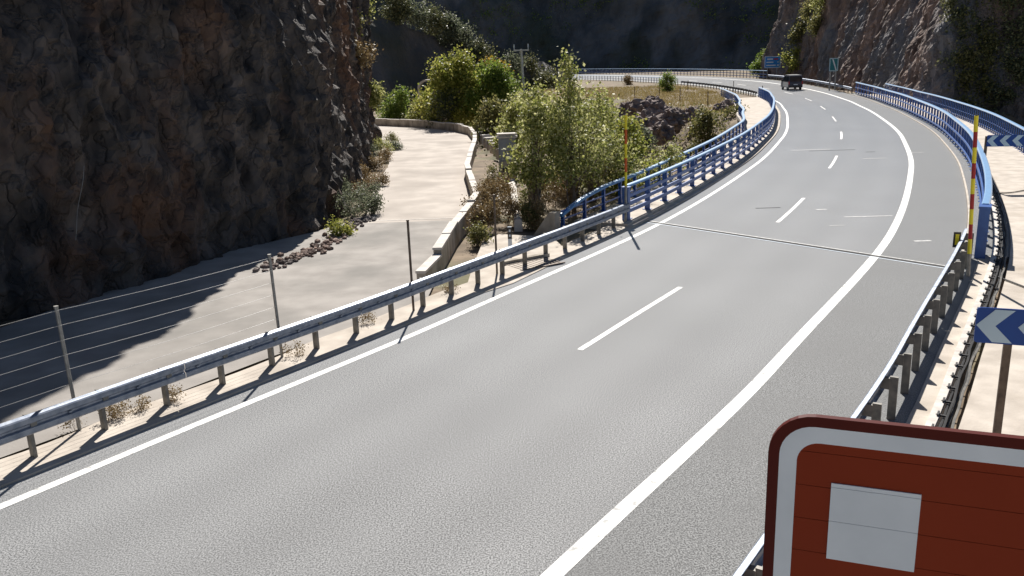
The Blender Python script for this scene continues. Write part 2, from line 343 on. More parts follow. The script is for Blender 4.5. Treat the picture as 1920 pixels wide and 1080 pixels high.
# right verge, channel and walkway
struct(MB().sweep(A0, -29.9, [(9.26, -.14), (9.26, .02), (9.70, .02), (9.70, -.14)], .25).build('right_verge_shade_tone', MT['shoulder']))  # dark asphalt tone paints in the barrier's shadow over this band
struct(MB().sweep(A0, -29.9, [(9.705, -.14), (9.705, .03), (9.98, .03), (9.98, -.14)], .25).build('verge_strip', MT['concrete']))
struct(MB().sweep(-29.89, -9, [(9.34, -.14), (9.34, .03), (10.41, .03), (10.41, -.14)], .25).build('right_verge_shade_tone', MT['shoulder']))  # same dark tone, shadow along the deck barrier put into the colour
struct(MB().sweep(-29.89, -9, [(9.26, -.14), (9.26, .05), (9.33, .05), (9.33, -.14)], .25).build('deck_kerb', MT['concrete']))
struct(MB().sweep(A0, -10, [(10.42, -.14), (10.42, .05), (13.0, .05), (13.0, -.14)], .5).build('walkway', MT['concrete']))
struct(MB().sweep(A0, -27, [(13.01, -.14), (13.01, .04), (34, .04), (34, -.14)], .5).build('apron', MT['concrete']))
tag(MB().sweep(-40, -26, [(9.99, -.14), (9.99, .12), (10.12, .12), (10.12, -.14)], .3).build('channel_kerb', MT['pipe']), 'narrow raised concrete kerb beside the dark cable channel', 'kerb')
cb = thing('cable_bundle', 'dark bundle of sagging cables in the channel beside the right walkway', 'cable', P(-33, 10.25, 0))
for k in range(4):
    pts = []
    a = -38
    while a < -26.3:
        pts.append(P(a, 10.17+.055*k+.045*mn.noise((a*4, k*7.1, 0)), .06+.05*(k % 2)+.05*mn.noise((a*5, k*3.3, 5)))); a += .07
    MB().tube(pts, .022, 5).build('cable', MT['rub'] if k < 3 else MT['post'], cb)
a = -34.5
tie = MB().box((0, 0, 0), (.17, .03, .03)).box((-.05, 0, .03), (.03, .16, .03)).mesh('cable_tie')
while a < -26.5:
    inst('cable_tie', tie, MT['rub'], cb, P(a, 10.15, .11), rad(a)); a += .13+.04*rnd.random()
def cable(name, label, p0, p1, sag=.1):
    pts = [p0.lerp(p1, t/10)+Vector((0, sag*math.sin(t*.63), 0)) for t in range(11)]
    tag(MB().tube(pts, .02, 6).build(name, MT['rub']), label, 'cable')
cable('loose_cable', 'black cable lying across the pale walkway beside the barrier end', G(1862, 516, .08), G(1960, 552, .08))
cable('loose_cable', 'thin black cable lying on the pale walkway below the far chevron board', G(1862, 362, .08), G(1960, 355, .08), -.15)

# ------------------------------------------------------------------ bridge deck
BA0, BA1 = -29.9, -9.0
oL = smooth_tab([-31, -22, -19, -16, -9], [-2.75, -2.85, -3.6, -4.4, -5.2])     # left walkway edge
br = thing('bridge', 'concrete road bridge carrying the curved carriageway over the gully', 'bridge', P(-20, 4, -8))
MB().sweep(BA0, BA1, [(oL, -.15), (13.0, -.15), (12.6, -.5), (9, -1.3), (1, -1.3), (lambda a: oL(a)+.3, -.5)], .5).build('deck', MT['wallconc'], br)
lw = MB().sweep(BA0+.15, BA1, [(oL, -.14), (oL, .12), (-.75, .12), (-.75, -.14)], .4).build('walkway_slab', MT['concrete'], br)
MB().sweep(BA0+.15, BA1, [(-.74, .0), (-.74, .06), (-.56, .06), (-.56, .0)], .5).build('kerb', MT['concrete'], br)
for a in (-24, -15.5):
    c = P(a, 4, 0); MB().box((c.x, c.y, -5.4), (7.5, 1.2, 8.4), rad(a), tang(a)).build('pier', MT['wallconc'], br)

# ------------------------------------------------------------------ guardrails
WB = [(0, .0), (.03, .012), (.055, .035), (.055, .115), (.02, .14), (.02, .17), (.055, .195), (.055, .272), (.035, .292), (-.035, .31)]
def wprof(o, z, side):
    """W beam, its bulge towards the traffic side"""
    f = [(o+side*(x), z+y) for x, y in WB]; b = [(o+side*(x-.006), z+y-.001) for x, y in WB[::-1]]
    pr = f+b
    return pr if side > 0 else pr[::-1]
postC = MB().box((0, 0, 0), (.12, .055, 1)).mesh('guard_post')
spacer = MB().box((0, 0, 0), (.14, .09, .18)).mesh('guard_spacer')
bolt = MB().box((0, 0, 0), (.02, .055, .03)).mesh('guard_bolt')
def guardrail(name, label, a0, a1, o, side, sp=.287, ztop=.76, posts=True, postz=0., da=.12, first=None, bolts=True):
    t = thing(name, label, 'guardrail', P((a0+a1)/2, o, 0)); L = 1.07; a = a0
    while a < a1-1e-6:
        e = min(a+L, a1)
        MB().sweep(a+.0015, e-.0015, wprof(o, ztop-.31, side), da).build('rail_section', MT['steel'], t); a = e
    a = first if first else a0+.1
    while a < a1:
        oo = ev(o, a); c = P(a, oo-side*.15, 0)
        q = inst('post', postC, MT['post'], t, c+Vector((0, 0, (ztop-.04)/2+postz/2)), rad(a)); q.scale.z = ztop-.04-postz
        inst('spacer', spacer, MT['post'], t, P(a, oo-side*.03, ztop-.155), rad(a)); 
        if bolts:
            inst('bolt', bolt, MT['steel'], t, P(a+.14, oo+side*.045, ztop-.155), rad(a))
            inst('bolt', bolt, MT['steel'], t, P(a+.15, oo+side*.045, ztop-.09), rad(a))
        a += sp
    return t
guardrail('guardrail', 'galvanised guardrail between the carriageway and the pale service road', -40.5, -29.62, -.95, 1, first=-40.5+.03)
guardrail('guardrail', 'galvanised guardrail with its posts towards the walkway, ending at the yellow and black marker', -39, -29.9, 9.33, -1, first=-39+.1)
guardrail('guardrail', 'guardrail along the outer bend below the blue guide sign', -9.1, 1.2, 9.5, -1, sp=.5, bolts=False)
guardrail('guardrail', 'short guardrail on the inner bend above the straw grass slope', -8.8, 5.0, -1.3, 1, sp=.5, bolts=False)
# ------------------------------------------------------------------ blue bridge barriers
def barrier(name, label, a0, a1, o, H, rails, sp=.5, top=.075, da=.25, side=1, postm='bluep', pd=.16, zb=.12, pw=.10):
    t = thing(name, label, 'barrier', P((a0+a1)/2, o, zb)); L = 2.14; a = a0
    while a < a1-1e-6:
        e = min(a+L, a1); n = max(2, int((e-a)/da)+1)
        pf = [(-1.1, -.35), (-.8, -.6), (.8, -.6), (1.1, -.35), (1.1, .3), (.75, .6), (-.75, .6), (-1.1, .3)]
        MB().sweep(a+.001, e-.001, [((lambda q, x=x: ev(o, q)+x*top), (lambda q, y=y: ev(H, q)+y*top)) for x, y in pf][::-1], da).build('top_rail', MT['bluerail_glare'], t)
        for z, hh, dd, off in rails:
            MB().sweep(a+.001, e-.001, [(lambda q, off=off: ev(o, q)+off, z), (lambda q, off=off, dd=dd: ev(o, q)+off+dd, z), (lambda q, off=off, dd=dd: ev(o, q)+off+dd, z+hh), (lambda q, off=off: ev(o, q)+off, z+hh)], da).build('rail', MT['bluep'], t)
        a = e
    pm = MB().box((0, 0, .5), (pd, .012, 1)).box((pd/2, 0, .5), (.012, pw, 1)).box((-pd/2, 0, .5), (.012, pw, 1)).mesh('barrier_post')
    bm = MB().box((0, 0, .01), (pd+.14, pw+.12, .02)).mesh('barrier_foot')
    a = a0+.03
    while a < a1:
        q = inst('post', pm, MT[postm], t, P(a, o, zb), rad(a)); q.scale.z = ev(H, a)-zb
        inst('base_plate', bm, MT[postm], t, P(a, o, zb), rad(a)); a += sp
    return t
inner = [(.36, .13, .05, .09), (.62, .13, .05, .09), (.90, .11, .05, .09)]
barrier('blue_barrier', 'blue steel bridge barrier between the carriageway and the left walkway', -29.55, -9.0, -1.15, 1.27, inner)
rails_out = [(.38, .05, .04, -.02), (.66, .05, .04, -.02)]
endz = smooth_tab([-30.1, -29.85, -29.5, -29.1, -20], [.55, .76, .95, 1.02, 1.05])
oo = lambda a: oL(a)+.22
barrier('blue_parapet', 'blue railing on the gully edge of the left walkway, bending down to a concrete end', -30.1, -7.0, oo, endz, rails_out, sp=.42, top=.085, pd=.10)
barrier('blue_barrier', 'blue steel bridge barrier of close posts between the carriageway and the right walkway', -29.9, -9.4, 9.72, 1.40, [(.32, .08, .05, -.12), (.80, .09, .05, -.12)], sp=.34, top=.09, pd=.11)
pr_ = barrier('blue_parapet', 'blue railing at the outer edge of the right walkway below the shaded cliff', -30, -9.9, 12.55, 1.22, [(.25, .04, .04, 0), (.6, .04, .04, 0)], sp=.17, top=.08, pd=.05, zb=.05, pw=.04)
# end box of the right barrier
c = P(-29.93, 9.72, .7); tag(MB().box(c, (.26, .5, 1.36), rad(-30), tang(-30)).box(c+Vector((0, 0, .70)), (.3, .56, .06), rad(-30), tang(-30)).build('barrier_end_post', MT['bluep']), 'stout blue end post closing the right bridge barrier', 'post')
c = P(-29.58, -1.1, .62); tag(MB().box(c, (.22, .18, 1.2), rad(-29.6), tang(-29.6)).box(c+Vector((0, 0, .63)), (.28, .24, .05), rad(-29.6), tang(-29.6)).build('barrier_end_post', MT['bluep']), 'stout blue end post beside the guardrail end and snow pole', 'post')
# far viaduct rails
barrier('viaduct_railing', 'dark railing with close uprights on the inner side of the far viaduct', 5.2, 30, -1.6, 1.15, [(.55, .05, .04, 0)], sp=.42, top=.06, postm='post', zb=0, pd=.08)
barrier('viaduct_railing', 'railing on the outer side of the far viaduct under the dark hillside', 1.4, 30, 9.6, 1.35, [(.3, .1, .05, -.1), (.75, .1, .05, -.1)], sp=.42, top=.07, postm='post', zb=0, pd=.08)
# ------------------------------------------------------------------ concrete end pieces on the left
b0 = G(1000, 432); b1 = G(1058, 428)
wm = MB(); base = G(1020, 432); X = Vector((.86, -.2, 0)).normalized(); Y = Vector((.3, .95, 0)).normalized()
e0 = P(-30.17, oo, 0)
wm.plate([(0, -.1), (.85, -.1), (.85, .72), (.62, .72)], e0-rad(-30.6)*.78-tang(-30.6)*.1, rad(-30.6), Vector((0, 0, 1)), tang(-30.6), .35)
tag(wm.build('wing_wall', MT['wallconc']), 'wedge-shaped concrete end block where the left parapet starts', 'wall')
p0 = G(972, 428); p1 = G(960, 342)
d = (p1-p0).normalized(); s = Vector((d.y, -d.x, 0))
mb = MB(); n = 14; vs = []; fs = []; pr = [(-.16, 0), (.16, 0), (.15, .42), (.07, .48), (-.07, .46), (-.15, .40)]
for i in range(n+1):
    t = i/n; c = p0.lerp(p1, t); k = .9+.25*mn.noise((t*6, 2, 0))
    for u, v in pr: vs.append(c+s*u*k+Vector((0, 0, v*k*(1-.35*t)-.12)))
for i in range(n):
    for k in range(6): fs.append((i*6+k, i*6+(k+1) % 6, (i+1)*6+(k+1) % 6, (i+1)*6+k))
fs += [(5, 4, 3, 2, 1, 0), tuple(n*6+k for k in range(6))]
tag(mb.__class__().add(vs, fs).build('broken_kerb', MT['pipe']), 'broken whitish concrete kerb running back among the dry weeds', 'kerb')
# ------------------------------------------------------------------ parapet wall of the service road
wl = thing('parapet_wall', 'stepped pale concrete parapet wall along the outer side of the service road', 'wall', (-1.5, 35, -.1))
WP = [(-2.35, 21.4), (-1.95, 24), (-1.75, 28), (-1.3, 32), (-1.05, 34.8), (-1.7, 38.5), (-2.05, 43), (-2.1, 50), (-2.1, 57), (-2.3, 62.5), (-3.0, 68.9), (-4.8, 73.5), (-7.4, 77.7), (-11.5, 81.5), (-16, 85), (-24, 90)]
def resample(pts, L):
    out = [Vector((*pts[0], 0))]; cur = out[0]; acc = 0
    P_ = [Vector((*p, 0)) for p in pts]; i = 1
    while i < len(P_):
        d = (P_[i]-cur).length
        if d >= L: cur = cur+(P_[i]-cur).normalized()*L; out.append(cur)
        else: i += 1
    return out
wp = resample(WP, 1.95)
for i in range(len(wp)-1):
    p, q = wp[i], wp[i+1]; X = (q-p).normalized(); Y = Vector((-X.y, X.x, 0)); L = (q-p).length
    h = .56+.025*((i*7) % 3)+(.05 if i % 5 == 0 else 0); c = (p+q)/2
    if i == 0: h = .4
    o = MB().box((c.x, c.y, h/2-.1), (L-.03, .22, h+.1), X, Y).build('wall_section', MT['wallconc'], wl)
    MB().box((c.x, c.y, h-.02), (L-.012, .27, .07), X, Y).build('coping', MT['pipe'], o)
# short dark-capped stub row beyond the bend (banded kerb stones)
for k in range(9):
    t = k/8; c = G(905+52*t, 262+46*t); X = Vector((.35, -1, 0)).normalized(); Y = Vector((1, .35, 0)).normalized()
    tag(MB().box((c.x, c.y, .22), (.55, .7, .6), X, Y).box((c.x, c.y, .545), (.50, .64, .05), X, Y).build('kerb_stone', MT['pipe']), 'pale kerb stone in the row between the parapet wall and the grey cabinet', 'kerb stone', 'kerb stones in a row')

# ------------------------------------------------------------------ fence, poles, posts
fp = [Vector((-12.2, 6.2, 0)), Vector((-9.6, 9.55, 0)), Vector((-7.1, 12.86, 0)), Vector((-4.63, 16.13, 0))]
fe = thing('wire_fence', 'wire fence of grey posts and eight thin wires beside the shaded service road', 'fence', fp[2])
for p in fp[:]:
    lean = Vector((-.05, 0, 1)); MB().tube([p-Vector((0, 0, .1)), p+Vector((-.04, .02, 2.1))], .03, 8).tube([p+Vector((-.04, .02, 2.1)), p+Vector((-.04, .02, 2.13))], .037, 8).build('post', MT['galvpost'], fe)
for k in range(8):
    z = .35+.245*k
    for p, q in zip(fp[:-1], fp[1:]):
        MB().tube([p.lerp(q, t/6)+Vector((0, 0, z-.03*math.sin(math.pi*t/6))) for t in range(7)], .003, 4).build('wire', MT['wire'], fe)
for p, l in [((-2.31, 19.09, 0), 'bare brown steel fence post behind the guardrail on the service road edge'), ((-.39, 22.38, 0), 'bare brown steel fence post beside the drain slab')]:
    p = Vector(p); tag(MB().tube([p-Vector((0, 0, .1)), p+Vector((0, 0, 2.15))], .028, 8).tube([p+Vector((0, 0, 2.15)), p+Vector((0, 0, 2.18))], .034, 8).build('fence_post', MT['rustpost']), l, 'post')
def snow_pole(p, H, n, label, low, second='red', tilt=0.):
    U = lambda z: Vector((tilt*z, 0, z))
    t = thing('snow_pole', label, 'pole', p)
    MB().tube([p, p+U(low)], .045, 8).build('base_tube', MT['galvpost'], t)
    for k in range(n):
        z0 = H-(H-low)*(k+1)/n; z1 = H-(H-low)*k/n
        MB().tube([p+U(z0), p+U(z1-.002)], .046, 10).build('band', MT['yellow' if k % 2 == 0 else second], t)
    MB().tube([p+U(H), p+U(H+.02)], .03, 8).build('cap', MT['black'], t)
snow_pole(P(-29.66, -.98, .0), 3.7, 5, 'yellow and orange snow pole beside the left barrier end', 1.35, 'orange')
snow_pole(P(-30.5, 9.62, .0), 3.95, 9, 'yellow and red snow pole beside the right barrier end', .6, 'red', -.055)
# yellow marker on the guardrail end
c = P(-30.28, 9.22, .72); mk = thing('reflector_marker', 'small yellow panel in a black frame on the guardrail end', 'marker', c)
Xm = Vector((.9, -.3, 0)).normalized(); Nm = Vector((-.3, -.9, 0)).normalized()
MB().box(c+Vector((0, 0, .02)), (.17, .03, .40), Xm, Nm).build('frame', MT['black'], mk)
MB().box(c+Nm*.02+Vector((0, 0, .03)), (.085, .02, .28), Xm, Nm).build('panel', MT['yellow'], mk)
# delineator behind the left guardrail
p = G(957, 474); dl = thing('delineator', 'black and white delineator post with white dots behind the guardrail', 'post', p)
MB().box(p+Vector((0, 0, .35)), (.12, .04, .9), (1, 0, 0), (0, 1, 0)).build('body', MT['white'], dl)
MB().box(p+Vector((0, -.003, .60)), (.125, .044, .34), (1, 0, 0), (0, 1, 0)).build('band', MT['black'], dl)
for z in (.68, .53): MB().box(p+Vector((0, -.028, z)), (.05, .012, .07)).build('reflector', MT['white'], dl)
for a, o, l in [(-8.9, -.7, 'thin delineator post at the far end of the left barrier'), (1.5, 9.1, 'tall thin post at the start of the far outer railing'), (-3.5, -.8, 'small delineator post on the inner bend beyond the walkway')]:
    p = P(a, o, 0); tag(MB().box(p+Vector((0, 0, .7)), (.09, .09, 1.5)).box(p+Vector((0, 0, 1.3)), (.10, .10, .22)).build('delineator', MT['galvpost']), l, 'post')
# utility pole
p = at(985, 212, 78); p.z = -.1; q = at(977, 92, 78)
up_ = thing('utility_pole', 'slim concrete utility pole with a crossarm and insulators behind the yellowing tree', 'utility pole', p)
MB().tube([p, q], [.16, .10], 10).build('pole', MT['pole'], up_)
ca = MB().box(q+Vector((0, -.12, -.1)), (1.35, .1, .12)).build('crossarm', MT['pole'], up_)
for s in (-.62, .62): MB().tube([q+Vector((s, -.12, -.04)), q+Vector((s, -.12, .12)), q+Vector((s, -.12, .14)), q+Vector((s, -.12, .42))], [.03, .03, .06, .05], 8).build('insulator', MT['white'], ca)
# electrical cabinet
c = G(953, 333); cbn = thing('electrical_cabinet', 'grey electrical cabinet with a white cap on a concrete base beside the poplars', 'cabinet', c)
MB().box(c+Vector((0, 0, .35)), (.9, .55, .95)).build('base', MT['wallconc'], cbn)
dr = MB().box(c+Vector((0, 0, 1.38)), (.84, .5, 1.12)).build('body', MT['cabinet'], cbn)
MB().box(c+Vector((0, -.262, 1.38)), (.72, .02, 1.0)).build('door', MT['cabinet'], cbn)
MB().box(c+Vector((.27, -.28, 1.38)), (.03, .03, .16)).build('handle', MT['black'], cbn)
MB().box(c+Vector((0, 0, 1.98)), (1.0, .66, .07)).box(c+Vector((0, 0, 2.13)), (.96, .62, .05)).box(c+Vector((0, 0, 2.05)), (.8, .46, .1)).build('cap', MT['pipe'], cbn)
MB().box(c+Vector((0, -.285, .30)), (.5, .03, .5)).build('hatch', MT['rub'], cbn)

# ------------------------------------------------------------------ signs
def rrect(w, h, r, n=8, corners=(1, 1, 1, 1), u0=0, v0=0):
    pts = []
    for (cx, cy, a0), k in zip([(w-r, h-r, 0), (r, h-r, 90), (r, r, 180), (w-r, r, 270)], corners):
        for i in range(n+1):
            t = math.radians(a0+90*i/n); pts.append((u0+cx+r*math.cos(t), v0+cy+r*math.sin(t)))
    return pts
def ring(mb, outer, inner, org, X, Z, Nn, t):
    n = len(outer)
    A = [org+X*u+Z*v+Nn*t/2 for u, v in outer]; B = [org+X*u+Z*v+Nn*t/2 for u, v in inner]
    C = [org+X*u+Z*v-Nn*t/2 for u, v in outer]; D = [org+X*u+Z*v-Nn*t/2 for u, v in inner]
    fs = []
    for i in range(n):
        j = (i+1) % n; fs += [(i, j, n+j, n+i), (2*n+j, 2*n+i, 3*n+i, 3*n+j), (i, 2*n+i, 2*n+j, j), (n+i, n+j, 3*n+j, 3*n+i)]
    mb.add(A+B+C+D, fs); return mb
# big brown sign
th = math.radians(21); SX = Vector((math.cos(th), -math.sin(th), 0)); SZ = Vector((0, 0, 1)); SN = Vector((-math.sin(th), -math.cos(th), 0))
W_, H_ = 3.6, 2.8; tl = ray(1447, 772)*4.05+Vector((0, 0, CH)); org = tl-SZ*H_
sg = thing('tourist_sign', 'large brown road sign with a white border and blank white panel', 'sign', Vector((org.x, org.y, 0)))
bh = .175; r = .20
k = 0; v = H_
while v > .01:
    v0 = max(0, v-bh); y0, y1 = v0+.0012, v-.0012
    def inset(y):
        if y > H_-r: return r-math.sqrt(max(0, r*r-(y-(H_-r))**2))
        if y < r: return r-math.sqrt(max(0, r*r-(r-y)**2))
        return 0
    ysamp = [y0+(y1-y0)*i/8 for i in range(9)]
    poly = [(inset(y), y) for y in ysamp[::-1]]+[(W_-inset(y), y) for y in ysamp]
    MB().plate(poly, org, SX, SZ, SN, .03).build('slat', MT['brown'], sg); v = v0
ring(MB(), rrect(W_+.012, H_+.012, r+.006, u0=-.006, v0=-.006), rrect(W_-.09, H_-.09, r-.045, u0=.045, v0=.045), org+SN*.004, SX, SZ, SN, .035).build('brown_rim', MT['brownedge'], sg)
ring(MB(), rrect(W_-.088, H_-.088, r-.044, u0=.044, v0=.044), rrect(W_-.25, H_-.25, r-.10, u0=.125, v0=.125), org+SN*.0045, SX, SZ, SN, .033).build('white_border', MT['white'], sg)
wp_u, wp_v, wp_w, wp_h = .285, H_-.72, .385, .40
for i, (va, vb) in enumerate([(wp_v+wp_h-.02, wp_v+wp_h), (wp_v+wp_h-.022-.175, wp_v+wp_h-.022), (wp_v, wp_v+wp_h-.199)]):
    MB().plate([(wp_u, va), (wp_u+wp_w, va), (wp_u+wp_w, vb), (wp_u, vb)], org+SN*.018, SX, SZ, SN, .006).build('white_panel', MT['white'], sg)
for a_, b_, c_, d_ in [(1.15, .40, .055, .02), (1.15, .40, .02, .09), (1.15, .33, .06, .02), (1.19, .24, .02, .10)]:
    MB().plate([(a_, H_-b_-.4), (a_+c_, H_-b_-.4), (a_+c_, H_-b_-.4+d_), (a_, H_-b_-.4+d_)], org+SN*.018, SX, SZ, SN, .006).build('letter_stroke', MT['white'], sg)
for u in (.8, 2.8):
    c = org+SX*u-SN*.09; MB().box((c.x, c.y, (org.z+H_)/2-.1), (.12, .12, org.z+H_-.1), SX, SN).build('leg', MT['steel'], sg)
# chevron boards
def chevron(px0, py0, py1, t, n, label, th, pole_px):
    g = G(px0, py1); org = Vector((0, 0, CH)).lerp(g, t); X = Vector((math.cos(th), -math.sin(th), 0)); Z = Vector((0, 0, 1)); Nn = Vector((-math.sin(th), -math.cos(th), 0))
    dep = (org-Vector((0, 0, CH))).dot(fw); h = (py1-py0)/F*dep*1.02
    s = thing('chevron_board', label, 'sign', Vector((org.x, org.y, .04)))
    MB().plate(rrect(h*n, h, h*.09, 4), org, X, Z, Nn, .02).build('board', MT['chevblue'], s)
    for k in range(n):
        u = k*h; m = .02*h
        poly = [(u+m, h*.5), (u+h*.44, h*.96), (u+h*.92, h*.96), (u+h*.48, h*.5), (u+h*.92, h*.04), (u+h*.44, h*.04)]
        MB().plate(poly, org+Nn*.012, X, Z, Nn, .006).build('chevron', MT['chevpale'], s)
    for u in pole_px:
        c = org+X*u-Nn*.05; MB().box((c.x, c.y, (c.z+h*.9+.04)/2), (.10, .06, c.z+h*.9-.04), X, Nn).build('post', MT['rustpost'], s)
chevron(1825, 574, 641, .70, 4, 'blue board with pale chevrons close behind the brown sign', math.radians(21), (.42, 1.6))
chevron(1849, 254, 275, .70, 4, 'blue chevron board standing on the walkway before the outer blue railing', math.radians(12), (.0, 1.6))
# blue guide sign and teal end sign far along the bend
def bigsign(px0, py0, px1, py1, y, name, label, mt, border, zb=None):
    a_ = at(px0, py1, y); b_ = at(px1, py1, y); c_ = at(px0, py0, y); W, H = (b_-a_).length, c_.z-a_.z
    s = thing(name, label, 'sign', Vector((a_.x, a_.y, 0))); X = (b_-a_); X.z = 0; X.normalize(); Z = Vector((0, 0, 1)); Nn = Vector((X.y, -X.x, 0))
    MB().plate(rrect(W, H, .12, 4), a_, X, Z, Nn, .06).build('panel', MT[mt], s)
    ring(MB(), rrect(W-.04, H-.04, .12, 4, u0=.02, v0=.02), rrect(W-.22, H-.22, .08, 4, u0=.11, v0=.11), a_+Nn*.004, X, Z, Nn, .06).build('border', MT[border], s)
    for u in (W*.2, W*.8):
        c = a_+X*u-Nn*.08; MB().box((c.x, c.y, (a_.z+H*.8)/2-.5), (.14, .14, a_.z+H*.8+1), X, Nn).build('post', MT['signback'], s)
    return s, a_, X, Z, Nn, W, H
s, a_, X, Z, Nn, W, H = bigsign(1433, 106, 1463, 128, 150, 'guide_sign', 'blue guide sign with white lines of text before a green tree', 'signblue', 'white')
for (u0, u1, v0, v1, m) in [(.16, .50, .70, .82, 'white'), (.56, .84, .70, .82, 'red'), (.12, .55, .45, .54, 'white'), (.80, .88, .45, .54, 'white'), (.12, .70, .18, .28, 'white'), (.78, .90, .18, .28, 'white')]:
    MB().plate([(W*u0, H*v0), (W*u1, H*v0), (W*u1, H*v1), (W*u0, H*v1)], a_+Nn*.035, X, Z, Nn, .02).build('text_line', MT[m], s)
s, a_, X, Z, Nn, W, H = bigsign(1554, 109, 1571, 134, 112, 'end_sign', 'upright dark teal sign with a white diagonal stripe before the rock cliff', 'teal', 'chevpale')
MB().plate([(W*.28, H*.92), (W*.42, H*.92), (W*.86, H*.08), (W*.72, H*.08)], a_+Nn*.035, X, Z, Nn, .02).build('stripe', MT['white'], s)

# ------------------------------------------------------------------ van
VA, VO = -5.6, 5.35
vc = P(VA, VO, 0); fwd = tang(VA); rgt = rad(VA)
vn = thing('van', 'dark boxy van, sun glare painted pale on its sides and roof, driving away round the bend', 'van', vc)
vn.rotation_euler = (0, 0, math.atan2(fwd.y, fwd.x)-math.pi/2)
bpy.context.view_layer.update()
def vpart(mb, name, m, parent=vn, smooth=False):
    me = mb.mesh(name, smooth); o = bpy.data.objects.new(name, me); me.materials.append(MT[m]); col.objects.link(o); o.parent = parent; return o
# body as a side profile with tumblehome
prof = [(-2.3, .38), (-2.34, .95), (-2.24, 1.92), (-2.1, 1.99), (.75, 1.97), (1.5, 1.28), (2.25, 1.02), (2.4, .75), (2.4, .36)]
def tw(z): return .93 if z < 1.05 else .93-.13*(z-1.05)/.95
mb = MB(); n = len(prof)
vs = [(-tw(z), y, z) for y, z in prof]+[(tw(z), y, z) for y, z in prof]
mb.add(vs, [tuple(range(n)), tuple(range(2*n-1, n-1, -1))]+[(i, n+i, n+(i+1) % n, (i+1) % n) for i in range(n)])
bo = vpart(mb, 'body', 'van')
for s in (-1, 1):
    vpart(MB().add([(s*.935, -2.2, .5), (s*.935, .9, .5), (s*.935, .9, 1.08), (s*.935, -2.2, 1.08), (s*.94, -2.2, .5), (s*.94, .9, .5), (s*.94, .9, 1.08), (s*.94, -2.2, 1.08)], [(4, 5, 6, 7), (0, 1, 5, 4), (1, 2, 6, 5), (2, 3, 7, 6), (3, 0, 4, 7)]), 'side_glare', 'vanglare')
    vpart(MB().add([(s*.925, -2.1, 1.18), (s*.925, 1.25, 1.18), (s*.845, .65, 1.8), (s*.845, -2.1, 1.8)], [(0, 1, 2, 3)]), 'side_window', 'glass')
    vpart(MB().box((s*.86, -2.33, .98), (.13, .06, .42)), 'tail_light', 'red')
    vpart(MB().box((s*1.04, 1.15, 1.22), (.2, .1, .22)), 'mirror', 'black')
    for y in (-1.5, 1.5):
        wv = vpart(MB().tube([(s*.72, y, .34), (s*.93, y, .34)], .34, 16), 'wheel', 'rub')
        vpart(MB().tube([(s*.92, y, .34), (s*.945, y, .34)], .2, 12), 'rim', 'steel', wv)
vpart(MB().add([(-.75, -2.335, 1.15), (.75, -2.335, 1.15), (.72, -2.262, 1.8), (-.72, -2.262, 1.8)], [(0, 1, 2, 3)]), 'rear_window', 'glass')
vpart(MB().box((0, -2.37, .48), (1.8, .14, .22)), 'bumper', 'black')
vpart(MB().box((0, -2.37, .78), (.52, .03, .12)), 'plate', 'white')
vpart(MB().box((0, -.7, 2.0), (1.5, 2.6, .02)), 'roof_glare', 'vanglare')  # pale sheet standing in for the bright glare on the roof

# ------------------------------------------------------------------ cliffs and hills
def sheet(name, base, H, lean, m, nu, nv, amp, fr, label=None, seed=0, zmin=-3., leanpow=1., fz=.6, ridg=True, n3a=.22):
    """rock face rising from a base polyline; lean(u,v) metres backwards"""
    pts = [Vector((*p, 0)) for p in base]; d = [0]
    for p, q in zip(pts[:-1], pts[1:]): d.append(d[-1]+(q-p).length)
    def bp(s):
        for i in range(len(d)-1):
            if s <= d[i+1] or i == len(d)-2:
                t = (s-d[i])/(d[i+1]-d[i]); p0 = pts[max(i-1, 0)]; p1 = pts[i]; p2 = pts[i+1]; p3 = pts[min(i+2, len(pts)-1)]
                return .5*((2*p1)+(p2-p0)*t+(2*p0-5*p1+4*p2-p3)*t*t+(3*p1-p0-3*p2+p3)*t**3)
    vs = []; fs = []; hz = []
    for i in range(nu+1):
        s = d[-1]*i/nu; c = bp(s); e = 1.; T = (bp(min(s+e, d[-1]))-bp(max(s-e, 0))).normalized(); Nr = Vector((-T.y, T.x, 0))   # left of travel = back
        for j in range(nv+1):
            v = j/nv; Hh = H(i/nu) if callable(H) else H; z = zmin+(Hh-zmin)*v
            b = lean(i/nu, max(z, 0))
            q = c+Nr*b+Vector((0, 0, z))
            pp = Vector((q.x*fr, q.y*fr, q.z*fr*fz+seed))
            n1 = mn.ridged_multi_fractal(pp, .9, 2.1, 6, 1., 2.)-1.1 if ridg else mn.fractal(pp, .9, 2.1, 6)
            n2 = mn.fractal(pp*.33, 1., 2., 3)
            n3 = mn.ridged_multi_fractal(pp*3.7, .8, 2.2, 4, 1., 2.)-1. if ridg else 0
            q = q-Nr*(amp*(.55*n1+.9*n2+n3a*n3))+Vector((0, 0, .25*amp*n2*v))
            vs.append(q)
    for i in range(nu):
        for j in range(nv):
            k = i*(nv+1)+j; fs.append((k, k+nv+1, k+nv+2, k+1))
    o = MB().add(vs, fs).build(name, MT[m]); 
    from mathutils.bvhtree import BVHTree
    BV.append(BVHTree.FromPolygons(vs, fs)); return struct(o)
def hit(px, py, k, back=.4):
    for k2 in range(60):                                    # slide down until the slope itself is met
        d = ray(px, py+3*k2).normalized(); h = BV[k].ray_cast(Vector((0, 0, CH)), d)
        if h[0] is not None: return h[0]+d*back
    for k2 in range(60):
        d = ray(px-3*k2, py).normalized(); h = BV[k].ray_cast(Vector((0, 0, CH)), d)
        if h[0] is not None: return h[0]+d*back
BV = []
